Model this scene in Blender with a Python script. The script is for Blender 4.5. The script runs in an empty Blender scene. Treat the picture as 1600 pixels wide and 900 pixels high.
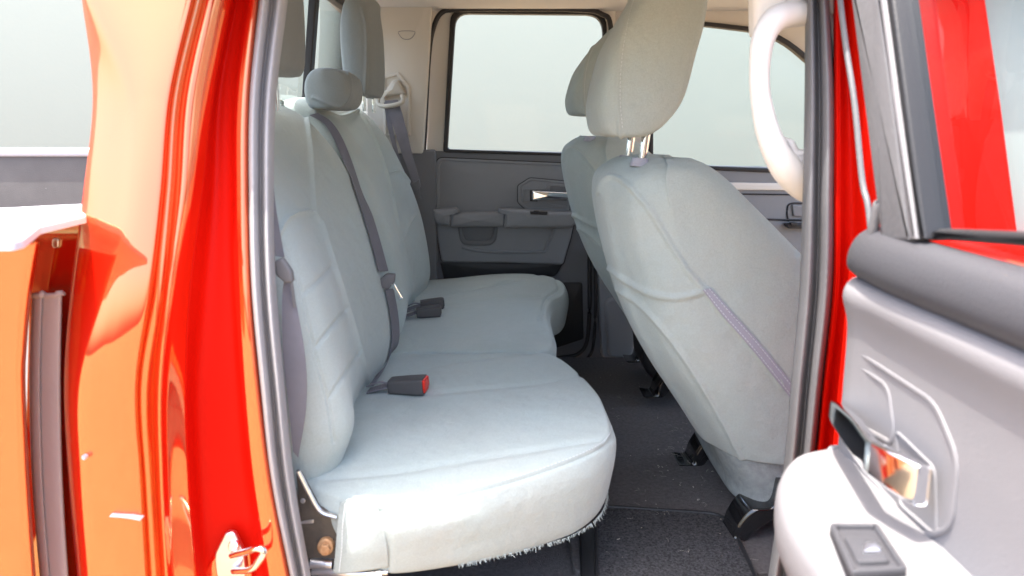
import bpy, math, random
import numpy as np
from math import radians, sin, cos, tan, atan, pi, sqrt
from mathutils import Vector, Matrix

random.seed(4); np.random.seed(4)
SC = bpy.context.scene
COL = SC.collection

# ------------------------------------------------------------------ camera
FPX = 1166.0
TH = atan(245 / FPX)
CZ = 1.5
cam_d = bpy.data.cameras.new("camera")
cam = bpy.data.objects.new("camera", cam_d); COL.objects.link(cam)
cam.location = (0, 0, CZ)
cam.rotation_euler = (pi / 2 - TH, 0, 0)
cam_d.sensor_width = 36.0
cam_d.lens = 36.0 * FPX / 1600.0
cam_d.clip_start = 0.02; cam_d.clip_end = 500
cam_d.dof.use_dof = True
cam_d.dof.focus_distance = 2.05
cam_d.dof.aperture_fstop = 4.5
SC.camera = cam

# ------------------------------------------------------------------ light
SUN_DIR = Vector((-0.20, -0.09, 0.97)).normalized()      # towards the sun
w = bpy.data.worlds.new("World"); SC.world = w; w.use_nodes = True
nt = w.node_tree; nt.nodes.clear()
sky = nt.nodes.new('ShaderNodeTexSky'); sky.sky_type = 'NISHITA'; sky.sun_disc = False
sky.sun_elevation = math.asin(SUN_DIR.z)
sky.sun_rotation = math.atan2(SUN_DIR.x, SUN_DIR.y)
sky.air_density = 1.0; sky.dust_density = 5.0; sky.ozone_density = 1.0
bg = nt.nodes.new('ShaderNodeBackground'); bg.inputs['Strength'].default_value = 0.15
wo = nt.nodes.new('ShaderNodeOutputWorld')
nt.links.new(sky.outputs[0], bg.inputs[0]); nt.links.new(bg.outputs[0], wo.inputs[0])
sd = bpy.data.lights.new("sun", 'SUN'); sd.energy = 2.0; sd.angle = radians(0.6); sd.color = (1.0, 0.95, 0.87)
so = bpy.data.objects.new("sun", sd); COL.objects.link(so)
so.rotation_euler = SUN_DIR.to_track_quat('Z', 'Y').to_euler()
SC.view_settings.view_transform = 'Standard'; SC.view_settings.look = 'None'
SC.view_settings.exposure = 2.5; SC.view_settings.gamma = 1.0
SC.cycles.use_denoising = True
SC.cycles.max_bounces = 10; SC.cycles.diffuse_bounces = 6; SC.cycles.glossy_bounces = 5
SC.cycles.transmission_bounces = 8; SC.cycles.transparent_max_bounces = 10
SC.cycles.sample_clamp_indirect = 6.0

# ------------------------------------------------------------------ geometry of the place read off the photograph
def ray(px, py):
    a = (px - 800) / FPX; b = (450 - py) / FPX
    return np.array((a, cos(TH) + b * sin(TH), -sin(TH) + b * cos(TH)))
O = np.array((0.0, 0.0, CZ))
def PY(px, py, Y): r = ray(px, py); return O + r * (Y / r[1])
def PX(px, py, X): r = ray(px, py); return O + r * (X / r[0])
def PZ(px, py, Z): r = ray(px, py); return O + r * ((Z - CZ) / r[2])
def proj(P):
    P = np.asarray(P, float); z = P[..., 2] - CZ; y = P[..., 1]
    f = y * cos(TH) - z * sin(TH); u = y * sin(TH) + z * cos(TH)
    f = np.maximum(f, 0.05)
    return np.stack((800 + FPX * P[..., 0] / f, 450 - FPX * u / f), -1), f

def cr(P, n, closed=False):
    P = np.asarray(P, float); k = len(P)
    if k == 2 and not closed:
        t = np.linspace(0, 1, n)[:, None]; return P[0] * (1 - t) + P[1] * t
    if closed: t = np.arange(n) / n * k
    else: t = np.linspace(0, k - 1 - 1e-9, n)
    i = np.floor(t).astype(int); f = (t - i)[:, None]
    if closed: g = lambda j: P[j % k]
    else:
        E = np.vstack((2 * P[0] - P[1], P, 2 * P[-1] - P[-2])); g = lambda j: E[np.clip(j + 1, 0, k + 1)]
    a, b, c, d = g(i - 1), g(i), g(i + 1), g(i + 2)
    return 0.5 * (2 * b + (c - a) * f + (2 * a - 5 * b + 4 * c - d) * f**2 + (3 * b - a - 3 * c + d) * f**3)

def net(rows, nu, nv, closed=False):
    """rows of control points -> dense smooth grid (nu along the rows, nv along a row)"""
    A = np.stack([cr(r, nv, closed) for r in rows])
    return np.stack([cr(A[:, j], nu) for j in range(nv)], 1)

def gnormals(G, closed=False):
    du = np.gradient(G, axis=0)
    if closed: dv = (np.roll(G, -1, 1) - np.roll(G, 1, 1)) / 2
    else: dv = np.gradient(G, axis=1)
    n = np.cross(du, dv); l = np.linalg.norm(n, axis=-1, keepdims=True); return n / np.maximum(l, 1e-9)

def seams(G, lines, depth=0.006, width=0.006, closed=False, out=1, puff=0.004):
    """press seam grooves into a grid: lines are polylines read off the photograph"""
    n = gnormals(G, closed) * out
    px, f = proj(G); D = np.zeros(G.shape[:2])
    for L in lines:
        L = cr(np.array(L, float), 60)
        d = np.full(G.shape[:2], 1e9)
        for a, b in zip(L[:-1], L[1:]):
            ab = b - a; t = np.clip(((px - a) @ ab) / (ab @ ab), 0, 1)
            d = np.minimum(d, np.linalg.norm(px - (a + t[..., None] * ab), axis=-1))
        m = d * f / FPX
        D = np.minimum(D, -depth * np.exp(-(m / width)**2) + puff * np.exp(-((m - 3.2 * width) / (2.0 * width))**2) * 0 )
    wgt = (D < -depth * .3) * (px[..., 0] > 0)
    if (((O - G) * n).sum(-1) * wgt).sum() < 0: n = -n
    return G + n * D[..., None]

def grid(G, closed=False, cap0=False, cap1=False):
    nu, nv, _ = G.shape; V = G.reshape(-1, 3).tolist(); F = []
    m = nv if closed else nv - 1
    for i in range(nu - 1):
        for j in range(m):
            k = (j + 1) % nv
            F.append((i * nv + j, i * nv + k, (i + 1) * nv + k, (i + 1) * nv + j))
    if cap0:
        V.append(G[0].mean(0).tolist()); c = len(V) - 1
        F += [(c, (j + 1) % nv, j) for j in range(nv)]
    if cap1:
        V.append(G[-1].mean(0).tolist()); c = len(V) - 1; o = (nu - 1) * nv
        F += [(c, o + j, o + (j + 1) % nv) for j in range(nv)]
    return V, F

def roundp(P, r, seg=5):
    """round the corners of a closed 3D polygon"""
    P = [np.asarray(p, float) for p in P]; out = []; n = len(P)
    rr = r if hasattr(r, '__len__') else [r] * n
    for i in range(n):
        a, b, c = P[i - 1], P[i], P[(i + 1) % n]
        la, lc = np.linalg.norm(a - b), np.linalg.norm(c - b)
        q = min(rr[i], la * 0.48, lc * 0.48)
        p0 = b + (a - b) / la * q; p1 = b + (c - b) / lc * q
        for s in range(seg + 1):
            t = s / seg; out.append((1 - t)**2 * p0 + 2 * t * (1 - t) * b + t * t * p1)
    return np.array(out)

def inset(L, axis, d):
    n = len(L); axis = np.asarray(axis, float)
    e = np.roll(L, -1, 0) - np.roll(L, 1, 0); e /= np.maximum(np.linalg.norm(e, axis=1, keepdims=True), 1e-9)
    nn = np.cross(axis, e); c = L.mean(0)
    if ((c - L) * nn).sum() < 0: nn = -nn
    return L + nn * d

def plate(L, axis, th, bev=0.003, dome=0.0):
    """solid slab: outline L is its visible face, axis points away from the viewer's side"""
    L = np.asarray(L, float); axis = np.asarray(axis, float) / np.linalg.norm(axis)
    rows = []
    bev = min(bev, th * 0.9)
    for k in range(5):
        a = k / 4 * pi / 2
        rows.append(inset(L, axis, bev * (1 - sin(a))) + axis * bev * (1 - cos(a)))
    rows.append(L + axis * th)
    G = np.array(rows)
    V, F = grid(G, True, True, True)
    if dome: 
        V[-2] = (np.array(V[-2]) - axis * dome).tolist()
    return V, F

def frame(A, B, axis, th, bev=0.003):
    """solid ring between outline A and hole B (same number of points)"""
    A = np.asarray(A, float); B = np.asarray(B, float); axis = np.asarray(axis, float) / np.linalg.norm(axis)
    rows = [A + axis * th, A + axis * bev, inset(A, axis, bev * .3) + axis * bev * .3, inset(A, axis, bev), inset(B, axis, -bev), inset(B, axis, -bev * .3) + axis * bev * .3, B + axis * bev, B + axis * th, A + axis * th]
    return grid(np.array(rows), True)

def tube(P, r, seg=12, n=None, closed=False, flat=1.0, up=(0, 0, 1)):
    P = np.asarray(P, float)
    if n: P = cr(P, n, closed)
    n = len(P); rr = np.interp(np.linspace(0, 1, n), np.linspace(0, 1, len(r)), r) if hasattr(r, '__len__') else np.full(n, r)
    T = (np.roll(P, -1, 0) - np.roll(P, 1, 0)) if closed else np.gradient(P, axis=0)
    T /= np.maximum(np.linalg.norm(T, axis=1, keepdims=True), 1e-9)
    u = np.asarray(up, float); R = []
    for i in range(n):
        s = np.cross(T[i], u)
        if np.linalg.norm(s) < 1e-3: s = np.cross(T[i], (1, 0, 0.1))
        s /= np.linalg.norm(s); v = np.cross(s, T[i])
        a = np.arange(seg) / seg * 2 * pi
        R.append(P[i] + rr[i] * (np.cos(a)[:, None] * s + flat * np.sin(a)[:, None] * v))
    G = np.array(R)
    if closed: G = np.concatenate((G, G[:1])); return grid(G, True)
    return grid(G, True, True, True)

def strap(L, R, n=40, th=0.0016):
    """belt webbing between two edge curves"""
    L = cr(L, n); R = cr(R, n); t = np.linspace(0, 1, 7)[None, :, None]
    G = L[:, None] * (1 - t) + R[:, None] * t; N = gnormals(G)
    loop = np.concatenate((G + N * th / 2, (G - N * th / 2)[:, ::-1]), 1)
    return grid(loop, True, True, True)

def box(c, s, bev=0.004, rot=None):
    """bevelled box"""
    hx, hy, hz = [v / 2 for v in s]; b = min(bev, hx * .9, hy * .9, hz * .9)
    L = []
    for sx, sy, a0 in ((1, 1, 0), (-1, 1, 90), (-1, -1, 180), (1, -1, 270)):
        for k in range(5):
            a = radians(a0 + k * 22.5); L.append((sx * (hx - b) + b * cos(a), sy * (hy - b) + b * sin(a)))
    L = np.array(L); rows = []
    for k in range(4):
        a = k / 3 * pi / 2; q = b * (1 - sin(a)); sc = np.array(((hx - q) / hx, (hy - q) / hy))
        rows.append((L * sc, hz - b * (1 - cos(a))))
    rows = rows + [(p, -z) for p, z in rows[::-1]]
    G = np.array([[(x, y, z) for x, y in p] for p, z in rows])
    if rot is not None: G = G @ np.array(rot.to_3x3()).T
    return grid(G + np.array(c), True, True, True)

# ------------------------------------------------------------------ object helpers
WLOC = {}
O_V = Vector((0, 0, CZ))
def hull(o, parent):
    COL.objects.link(o)
    if parent is not None:
        o.parent = parent
        o.matrix_parent_inverse = Matrix.Translation(-Vector(WLOC.get(parent.name, (0, 0, 0))))
def obj(name, mat, parent, *shapes, sharp=38, solid=0, label=None, flip=False):
    V = []; F = []
    for v, f in shapes:
        o = len(V); V += [tuple(p) for p in v]; F += [tuple(i + o for i in q) for q in f]
    me = bpy.data.meshes.new(name); me.from_pydata(V, [], F); me.validate(); 
    import bmesh
    bm = bmesh.new(); bm.from_mesh(me); bmesh.ops.remove_doubles(bm, verts=bm.verts, dist=1e-6)
    bmesh.ops.recalc_face_normals(bm, faces=bm.faces)
    if flip or (solid and sum((O_V - f.calc_center_median()).dot(f.normal) * f.calc_area() for f in bm.faces) < 0): bmesh.ops.reverse_faces(bm, faces=bm.faces[:])
    bm.to_mesh(me); bm.free()
    me.polygons.foreach_set('use_smooth', [True] * len(me.polygons))
    me.set_sharp_from_angle(angle=radians(sharp))
    me.materials.append(mat)
    o = bpy.data.objects.new(name, me); hull(o, parent)
    if solid:
        m = o.modifiers.new("thickness", 'SOLIDIFY'); m.thickness = abs(solid); m.offset = -1
    if label: o['label'] = label
    return o
def tag(o, label, cat, group=None, kind=None):
    o['label'] = label; o['category'] = cat
    if group: o['group'] = group
    if kind: o['kind'] = kind
    return o
def thing(name, loc, label, cat, group=None):
    o = bpy.data.objects.new(name, None); o.empty_display_size = 0.1; o.location = loc
    COL.objects.link(o); WLOC[o.name] = loc
    return tag(o, label, cat, group)
def part_root(name, loc, parent, label=None):
    o = bpy.data.objects.new(name, None); o.empty_display_size = 0.05
    COL.objects.link(o); o.parent = parent
    o.location = Vector(loc) - Vector(WLOC[parent.name]); WLOC[o.name] = loc
    if label: o['label'] = label
    return o
def copy_tree(o, parent=None):
    c = o.copy(); COL.objects.link(c)
    if parent is not None:
        mi = o.matrix_parent_inverse.copy(); c.parent = parent; c.matrix_parent_inverse = mi
    for ch in list(o.children): copy_tree(ch, c)
    return c

# ------------------------------------------------------------------ materials
def mat(name, col, rough=0.5, metal=0.0, coat=0.0, coat_ior=1.5, spec=0.5, sheen=0.0, bump=None, var=None, speck=None, trans=0.0, alpha=1.0, ior=1.45, coat_rough=0.03, weave=None):
    m = bpy.data.materials.new(name); m.use_nodes = True; t = m.node_tree; b = t.nodes['Principled BSDF']
    b.inputs['Base Color'].default_value = (*col, 1); b.inputs['Roughness'].default_value = rough
    b.inputs['Metallic'].default_value = metal; b.inputs['Coat Weight'].default_value = coat
    b.inputs['Coat IOR'].default_value = coat_ior; b.inputs['Coat Roughness'].default_value = coat_rough
    b.inputs['Specular IOR Level'].default_value = spec; b.inputs['IOR'].default_value = ior
    b.inputs['Sheen Weight'].default_value = sheen; b.inputs['Sheen Roughness'].default_value = 0.4
    b.inputs['Transmission Weight'].default_value = trans; b.inputs['Alpha'].default_value = alpha
    tc = t.nodes.new('ShaderNodeTexCoord'); co = tc.outputs['Object']
    src = None
    if var:                                         # (scale, second colour, contrast)
        n = t.nodes.new('ShaderNodeTexNoise'); n.inputs['Scale'].default_value = var[0]; n.inputs['Detail'].default_value = 6; n.inputs['Roughness'].default_value = 0.6
        t.links.new(co, n.inputs['Vector'])
        r = t.nodes.new('ShaderNodeMapRange'); r.inputs['From Min'].default_value = 0.5 - var[2]; r.inputs['From Max'].default_value = 0.5 + var[2]
        t.links.new(n.outputs['Fac'], r.inputs['Value'])
        x = t.nodes.new('ShaderNodeMix'); x.data_type = 'RGBA'; x.inputs['A'].default_value = (*col, 1); x.inputs['B'].default_value = (*var[1], 1)
        t.links.new(r.outputs[0], x.inputs['Factor']); src = x.outputs['Result']
    if speck:                                       # (scale, colour, threshold)
        v = t.nodes.new('ShaderNodeTexVoronoi'); v.inputs['Scale'].default_value = speck[0]; t.links.new(co, v.inputs['Vector'])
        r = t.nodes.new('ShaderNodeMapRange'); r.inputs['From Min'].default_value = speck[2]; r.inputs['From Max'].default_value = speck[2] * 0.6
        t.links.new(v.outputs['Distance'], r.inputs['Value'])
        sep = t.nodes.new('ShaderNodeSeparateColor'); t.links.new(v.outputs['Color'], sep.inputs[0])
        g = t.nodes.new('ShaderNodeMath'); g.operation = 'GREATER_THAN'; g.inputs[1].default_value = 0.8; t.links.new(sep.outputs[0], g.inputs[0])
        mu = t.nodes.new('ShaderNodeMath'); mu.operation = 'MULTIPLY'; t.links.new(r.outputs[0], mu.inputs[0]); t.links.new(g.outputs[0], mu.inputs[1])
        x = t.nodes.new('ShaderNodeMix'); x.data_type = 'RGBA'; x.inputs['A'].default_value = (*col, 1); x.inputs['B'].default_value = (*speck[1], 1)
        if src: t.links.new(src, x.inputs['A'])
        t.links.new(mu.outputs[0], x.inputs['Factor']); src = x.outputs['Result']
    if weave:                                       # (thread scale, thread contrast, stain contrast)
        for sc_, am, det, lo, hi in ((weave[0], weave[1], 1, .35, .65), (4.5, weave[2], 8, .56, .74)):
            n = t.nodes.new('ShaderNodeTexNoise'); n.inputs['Scale'].default_value = sc_; n.inputs['Detail'].default_value = det; t.links.new(co, n.inputs['Vector'])
            r = t.nodes.new('ShaderNodeMapRange'); r.inputs['From Min'].default_value = lo; r.inputs['From Max'].default_value = hi; r.inputs['To Max'].default_value = am; t.links.new(n.outputs['Fac'], r.inputs['Value'])
            x = t.nodes.new('ShaderNodeMix'); x.data_type = 'RGBA'; x.inputs['B'].default_value = (0.13, 0.13, 0.12, 1); t.links.new(src, x.inputs['A']); t.links.new(r.outputs[0], x.inputs['Factor']); src = x.outputs['Result']
    if src: t.links.new(src, b.inputs['Base Color'])
    if bump:                                        # list of (kind, scale, distance)
        prev = None
        for kind, s, d in bump:
            if kind == 'noise':
                n = t.nodes.new('ShaderNodeTexNoise'); n.inputs['Scale'].default_value = s; n.inputs['Detail'].default_value = 4; out = n.outputs['Fac']
            elif kind == 'voronoi':
                n = t.nodes.new('ShaderNodeTexVoronoi'); n.inputs['Scale'].default_value = s; out = n.outputs['Distance']
            else:
                n = t.nodes.new('ShaderNodeTexWave'); n.inputs['Scale'].default_value = s; n.bands_direction = kind; n.inputs['Distortion'].default_value = 0.3; out = n.outputs['Fac']
            t.links.new(co, n.inputs['Vector'])
            bp = t.nodes.new('ShaderNodeBump'); bp.inputs['Strength'].default_value = 1.0; bp.inputs['Distance'].default_value = d
            t.links.new(out, bp.inputs['Height'])
            if prev: t.links.new(prev, bp.inputs['Normal'])
            prev = bp.outputs['Normal']
        t.links.new(prev, b.inputs['Normal'])
    return m
M = {}
M['paint'] = mat('red_paint', (0.58, 0.009, 0.002), 0.4, spec=0.2, var=(3.0, (0.56, 0.012, 0.002), 0.3))
def warm_gloss(m, tint, rough, lo, hi):
    """tinted gloss that puts overexposed orange reflections into the paint"""
    t = m.node_tree; b = t.nodes['Principled BSDF']; o = [n for n in t.nodes if n.type == 'OUTPUT_MATERIAL'][0]
    g = t.nodes.new('ShaderNodeBsdfGlossy'); g.inputs['Color'].default_value = (*tint, 1); g.inputs['Roughness'].default_value = rough
    lw = t.nodes.new('ShaderNodeLayerWeight'); lw.inputs['Blend'].default_value = 0.35
    r = t.nodes.new('ShaderNodeMapRange'); r.inputs['To Min'].default_value = lo; r.inputs['To Max'].default_value = hi
    t.links.new(lw.outputs['Facing'], r.inputs['Value'])
    tc = t.nodes.new('ShaderNodeTexCoord'); nz = t.nodes.new('ShaderNodeTexNoise'); nz.inputs['Scale'].default_value = 7; t.links.new(tc.outputs['Object'], nz.inputs['Vector'])
    bp = t.nodes.new('ShaderNodeBump'); bp.inputs['Distance'].default_value = 0.0006; t.links.new(nz.outputs['Fac'], bp.inputs['Height']); t.links.new(bp.outputs[0], g.inputs['Normal'])
    mx = t.nodes.new('ShaderNodeMixShader'); t.links.new(r.outputs[0], mx.inputs[0]); t.links.new(b.outputs[0], mx.inputs[1]); t.links.new(g.outputs[0], mx.inputs[2]); t.links.new(mx.outputs[0], o.inputs['Surface'])
warm_gloss(M['paint'], (1.0, 0.73, 0.36), 0.05, 0.29, 0.45)  # gold tint stands in for blown-out warm reflections on the red
M['paint_matt'] = mat('red_paint_dull', (0.56, 0.004, 0.0012), 0.5, spec=0.1, var=(3.0, (0.55, 0.008, 0.002), 0.3))  # the body red without the tinted gloss layer
M['fabric'] = mat('seat_fabric', (0.425, 0.495, 0.478), 0.92, sheen=0.25, spec=0.15, var=(7, (0.45, 0.495, 0.468), 0.22), weave=(330, .09, .13), bump=[('noise', 700, 0.0012), ('noise', 22, 0.004), ('noise', 6, 0.010)])
M['fabric_shaded'] = mat('headrest_fabric', (0.22, 0.25, 0.257), 0.92, sheen=0.2, spec=0.15, var=(9, (0.245, 0.27, 0.272), 0.25), weave=(330, .1, .1), bump=[('noise', 700, 0.0012), ('noise', 15, 0.004)])  # seat fabric darkened to paint shade on the bench headrests
M['felt'] = mat('seat_felt', (0.36, 0.40, 0.40), 1.0, spec=0.1, var=(60, (0.26, 0.29, 0.29), 0.2), bump=[('noise', 350, 0.002)])
M['thread'] = mat('thread', (0.62, 0.66, 0.66), 0.8, spec=0.1)
M['dark_thread'] = mat('dark_thread', (0.16, 0.18, 0.19), 0.8, spec=0.1)
M['zip'] = mat('zipper_tape', (0.36, 0.36, 0.42), 0.7, bump=[('noise', 500, 0.001)])
M['plastic'] = mat('grey_plastic', (0.235, 0.242, 0.256), 0.5, spec=0.4, var=(12, (0.255, 0.262, 0.275), 0.3), bump=[('voronoi', 700, 0.0003)])
M['plastic_low'] = mat('dark_trim_plastic', (0.15, 0.152, 0.16), 0.5, spec=0.4, bump=[('voronoi', 600, 0.0003)])
M['door_trim'] = mat('door_trim_plastic', (0.20, 0.196, 0.206), 0.5, spec=0.4, var=(5, (0.213, 0.208, 0.217), 0.3), bump=[('voronoi', 700, 0.0003)])
M['roll'] = mat('upper_door_plastic', (0.058, 0.058, 0.065), 0.42, spec=0.5, bump=[('voronoi', 500, 0.0004)])
M['guide'] = mat('belt_guide_plastic', (0.50, 0.475, 0.42), 0.45)
M['black'] = mat('black_plastic', (0.018, 0.018, 0.02), 0.45, bump=[('noise', 300, 0.0003)])
M['gloss_black'] = mat('gloss_black_steel', (0.012, 0.012, 0.013), 0.12, coat=1.0)
M['rubber'] = mat('grey_rubber', (0.13, 0.13, 0.135), 0.5, spec=0.5, var=(20, (0.155, 0.153, 0.16), 0.3), bump=[('noise', 120, 0.0006)])
M['rubber_lit'] = mat('grey_rubber_lit', (0.32, 0.31, 0.318), 0.55, spec=0.4, var=(20, (0.36, 0.35, 0.358), 0.3), bump=[('noise', 120, 0.0006)])  # lit copy of the door seal's grey rubber, painted paler
M['gap'] = mat('gap_rubber', (0.50, 0.46, 0.475), 0.55, var=(15, (0.53, 0.49, 0.505), 0.3), bump=[('noise', 100, 0.0005)])
M['beige'] = mat('beige_trim', (0.58, 0.555, 0.50), 0.6, spec=0.3, var=(6, (0.61, 0.585, 0.53), 0.3), bump=[('voronoi', 600, 0.0002)])
M['cream'] = mat('cream_plastic', (0.82, 0.79, 0.74), 0.5, spec=0.4, bump=[('voronoi', 600, 0.0002)])  # whitened so the grab handle looks blown out by sun
M['liner'] = mat('headliner_cloth', (0.57, 0.565, 0.54), 0.95, spec=0.1, bump=[('noise', 700, 0.0006)])
M['carpet'] = mat('carpet', (0.092, 0.086, 0.086), 1.0, spec=0.1, var=(120, (0.15, 0.142, 0.142), 0.25), speck=(48, (0.45, 0.42, 0.38), 0.10), bump=[('noise', 420, 0.004)])
M['mat'] = mat('floor_mat_pile', (0.025, 0.025, 0.028), 1.0, spec=0.1, var=(220, (0.12, 0.12, 0.125), 0.2), speck=(50, (0.5, 0.44, 0.36), 0.09), bump=[('noise', 330, 0.006)])
M['webbing'] = mat('belt_webbing', (0.17, 0.165, 0.19), 0.7, bump=[('Z', 160, 0.0006)], var=(30, (0.205, 0.198, 0.225), 0.3))
M['chrome'] = mat('chrome', (0.85, 0.86, 0.88), 0.08, metal=1.0)
M['steel'] = mat('zinc_steel', (0.72, 0.73, 0.76), 0.3, metal=1.0, bump=[('noise', 90, 0.0005)])
M['brown_steel'] = mat('dark_painted_steel', (0.06, 0.052, 0.045), 0.45, spec=0.5, var=(40, (0.10, 0.085, 0.07), 0.2), bump=[('noise', 150, 0.0005)])
M['rust'] = mat('rusty_bolt', (0.42, 0.20, 0.08), 0.6, metal=0.3, var=(120, (0.55, 0.35, 0.2), 0.2))
M['red_plastic'] = mat('red_button', (0.75, 0.03, 0.015), 0.35)
M['buckle'] = mat('buckle_plastic', (0.085, 0.08, 0.08), 0.5, bump=[('noise', 400, 0.0004)])
M['bedliner'] = mat('bed_liner', (0.10, 0.093, 0.09), 0.65, var=(9, (0.135, 0.125, 0.12), 0.25), speck=(40, (0.5, 0.48, 0.45), 0.07), bump=[('noise', 250, 0.001)])
M['railcap'] = mat('rail_cap', (0.62, 0.61, 0.65), 0.5, bump=[('voronoi', 500, 0.0003)])  # overexposed sun on the near cap is put into this pale colour
M['blank_backdrop'] = mat('pale_backdrop', (0.285, 0.325, 0.311), 0.95, spec=0.1, var=(2.2, (0.29, 0.331, 0.316), 0.3), bump=[('noise', 30, 0.001)])
M['ground'] = mat('dry_ground', (0.27, 0.195, 0.12), 0.95, spec=0.1, var=(3, (0.30, 0.22, 0.14), 0.2), bump=[('noise', 60, 0.01)])

def glass(name, tint, ior=1.28):
    m = bpy.data.materials.new(name); m.use_nodes = True; t = m.node_tree; t.nodes.clear()
    o = t.nodes.new('ShaderNodeOutputMaterial'); tr = t.nodes.new('ShaderNodeBsdfTransparent'); gl = t.nodes.new('ShaderNodeBsdfGlossy')
    tr.inputs[0].default_value = (*tint, 1); gl.inputs['Roughness'].default_value = 0.0
    fr = t.nodes.new('ShaderNodeFresnel'); fr.inputs[0].default_value = ior
    ge = t.nodes.new('ShaderNodeNewGeometry'); ma = t.nodes.new('ShaderNodeMath'); ma.operation = 'SUBTRACT'; ma.inputs[0].default_value = 1.0; ma.use_clamp = True; t.links.new(ge.outputs['Backfacing'], ma.inputs[1])
    mb = t.nodes.new('ShaderNodeMath'); mb.operation = 'MULTIPLY'; t.links.new(fr.outputs[0], mb.inputs[0]); t.links.new(ma.outputs[0], mb.inputs[1])
    mx = t.nodes.new('ShaderNodeMixShader'); t.links.new(mb.outputs[0], mx.inputs[0]); t.links.new(tr.outputs[0], mx.inputs[1]); t.links.new(gl.outputs[0], mx.inputs[2])
    t.links.new(mx.outputs[0], o.inputs[0]); return m
M['glass'] = glass('window_glass', (0.97, 0.99, 0.98))
M['glass_dim'] = glass('tinted_glass', (0.93, 0.965, 0.955))
M['glass_door'] = glass('door_glass', (0.95, 0.97, 0.97), 1.5)
M['glass_pale'] = mat('opaque_pale_glass', (0.33, 0.385, 0.37), 0.4, spec=0.2)  # opaque pane in the colour of the blank background

# ------------------------------------------------------------------ setting
def sheet(x0, x1, y0, y1, z): return [(x0, y0, z), (x1, y0, z), (x1, y1, z), (x0, y1, z)], [(0, 1, 2, 3)]
g = obj('ground', M['ground'], None, sheet(-80, 80, -80, 80, 0)); g['kind'] = 'structure'
tag(g, 'sandy open ground around the truck', 'ground', kind='structure')
bd = obj('backdrop', M['blank_backdrop'], None, box((0, 9.2, 2.2), (60, 0.3, 4.6), 0.02)); tag(bd, 'plain pale grey green backdrop filling the blank background behind the truck', 'backdrop', kind='structure')  # flat panel standing in for the blank background

# ------------------------------------------------------------------ the truck
T = thing('pickup_truck', (0.2, 1.9, 0), 'red pickup truck with its rear cab door standing open', 'pickup truck')
YAX = (0, 1, 0)
def rows_px(cols, pys, tum):
    """cols: list of (x at each py, Y) -> rows of world points"""
    return [[PY(xs[i], py, Y + tum[i]) for xs, Y in cols] for i, py in enumerate(pys)]
pys = [-90, 0, 150, 300, 450, 600, 750, 900, 1000]
tum = [.10, .075, .035, .005, 0, 0, .008, .02, .03]
tumC = [.13, .105, .062, .022, -.010, -.026, -.024, -.014, -.005]
def X9(*a): return [a[0] + (a[0] - a[1]) * .6] + list(a) + [a[-1] + (a[-1] - a[-2]) * .66]
cab = [(X9(128, 146, 131, 112, 100, 107, 120), 1.12), (X9(131, 149, 135, 114, 102, 109, 122), 1.055), (X9(140, 192, 188, 158, 122, 124, 133), 1.012), (X9(215, 222, 212, 190, 165, 170, 180), 1.0),
       (X9(290, 258, 245, 228, 206, 213, 222), 1.0), (X9(299, 266, 253, 236, 214, 221, 229), 1.006), (X9(306, 271, 259, 243, 220, 227, 236), 1.022), (X9(316, 282, 271, 257, 238, 242, 250), 1.024),
       (X9(327, 295, 284, 264, 249, 251, 259), 1.006), (X9(344, 313, 300, 279, 263, 265, 273), 1.02),
       (X9(362, 333, 316, 297, 290, 295, 306), 1.045), (X9(368, 340, 332, 322, 312, 318, 332), 1.078), (X9(376, 352, 350, 352, 358, 366, 388), 1.082), (X9(384, 364, 363, 366, 374, 386, 409), 1.078),
       (X9(391, 372, 370, 374, 382, 396, 420), 1.058), (X9(398, 382, 380, 384, 397, 413, 441), 1.055), (X9(404, 390, 388, 392, 405, 424, 452), 1.066), (X9(415, 405, 400, 402, 416, 436, 464), 1.11)]
obj('body_panel', M['paint'], T, grid(net(rows_px(cab[:11], pys, tumC), 90, 120)), solid=0.006, sharp=80)
obj('door_jamb', M['paint_matt'], T, grid(net(rows_px([cab[10]] + cab[11:15], pys, tumC), 90, 60)), solid=0.006, sharp=80, label='deep red duller jamb of the rear door opening')
obj('pinch_flange', M['paint'], T, grid(net(rows_px(cab[14:], pys, tumC), 90, 40)), solid=0.006, sharp=80)
# the rolled pinch seams and small dents of the cab corner
# rubber seal on the rear side of the door opening
def seal(edge_in, edge_out, m, tm, name='door_seal'):
    prof = [(0.0, 1.15), (0.02, 1.10), (0.14, 1.07), (0.30, 1.06), (0.44, 1.078), (0.52, 1.082), (0.62, 1.062), (0.8, 1.05), (0.93, 1.065), (1.0, 1.10), (1.0, 1.14)]
    R = []
    for i, py in enumerate(pys):
        R.append([PY(edge_in[i] * (1 - t) + edge_out[i] * t, py, Y + tm[i]) for t, Y in prof])
    return obj(name, m, T, grid(net(R, 80, 60)), solid=0.004, sharp=80)
seal(X9(450, 432, 428, 432, 445, 460, 486), X9(402, 387, 386, 390, 404, 421, 451), M['rubber_lit'], tumC)
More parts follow.
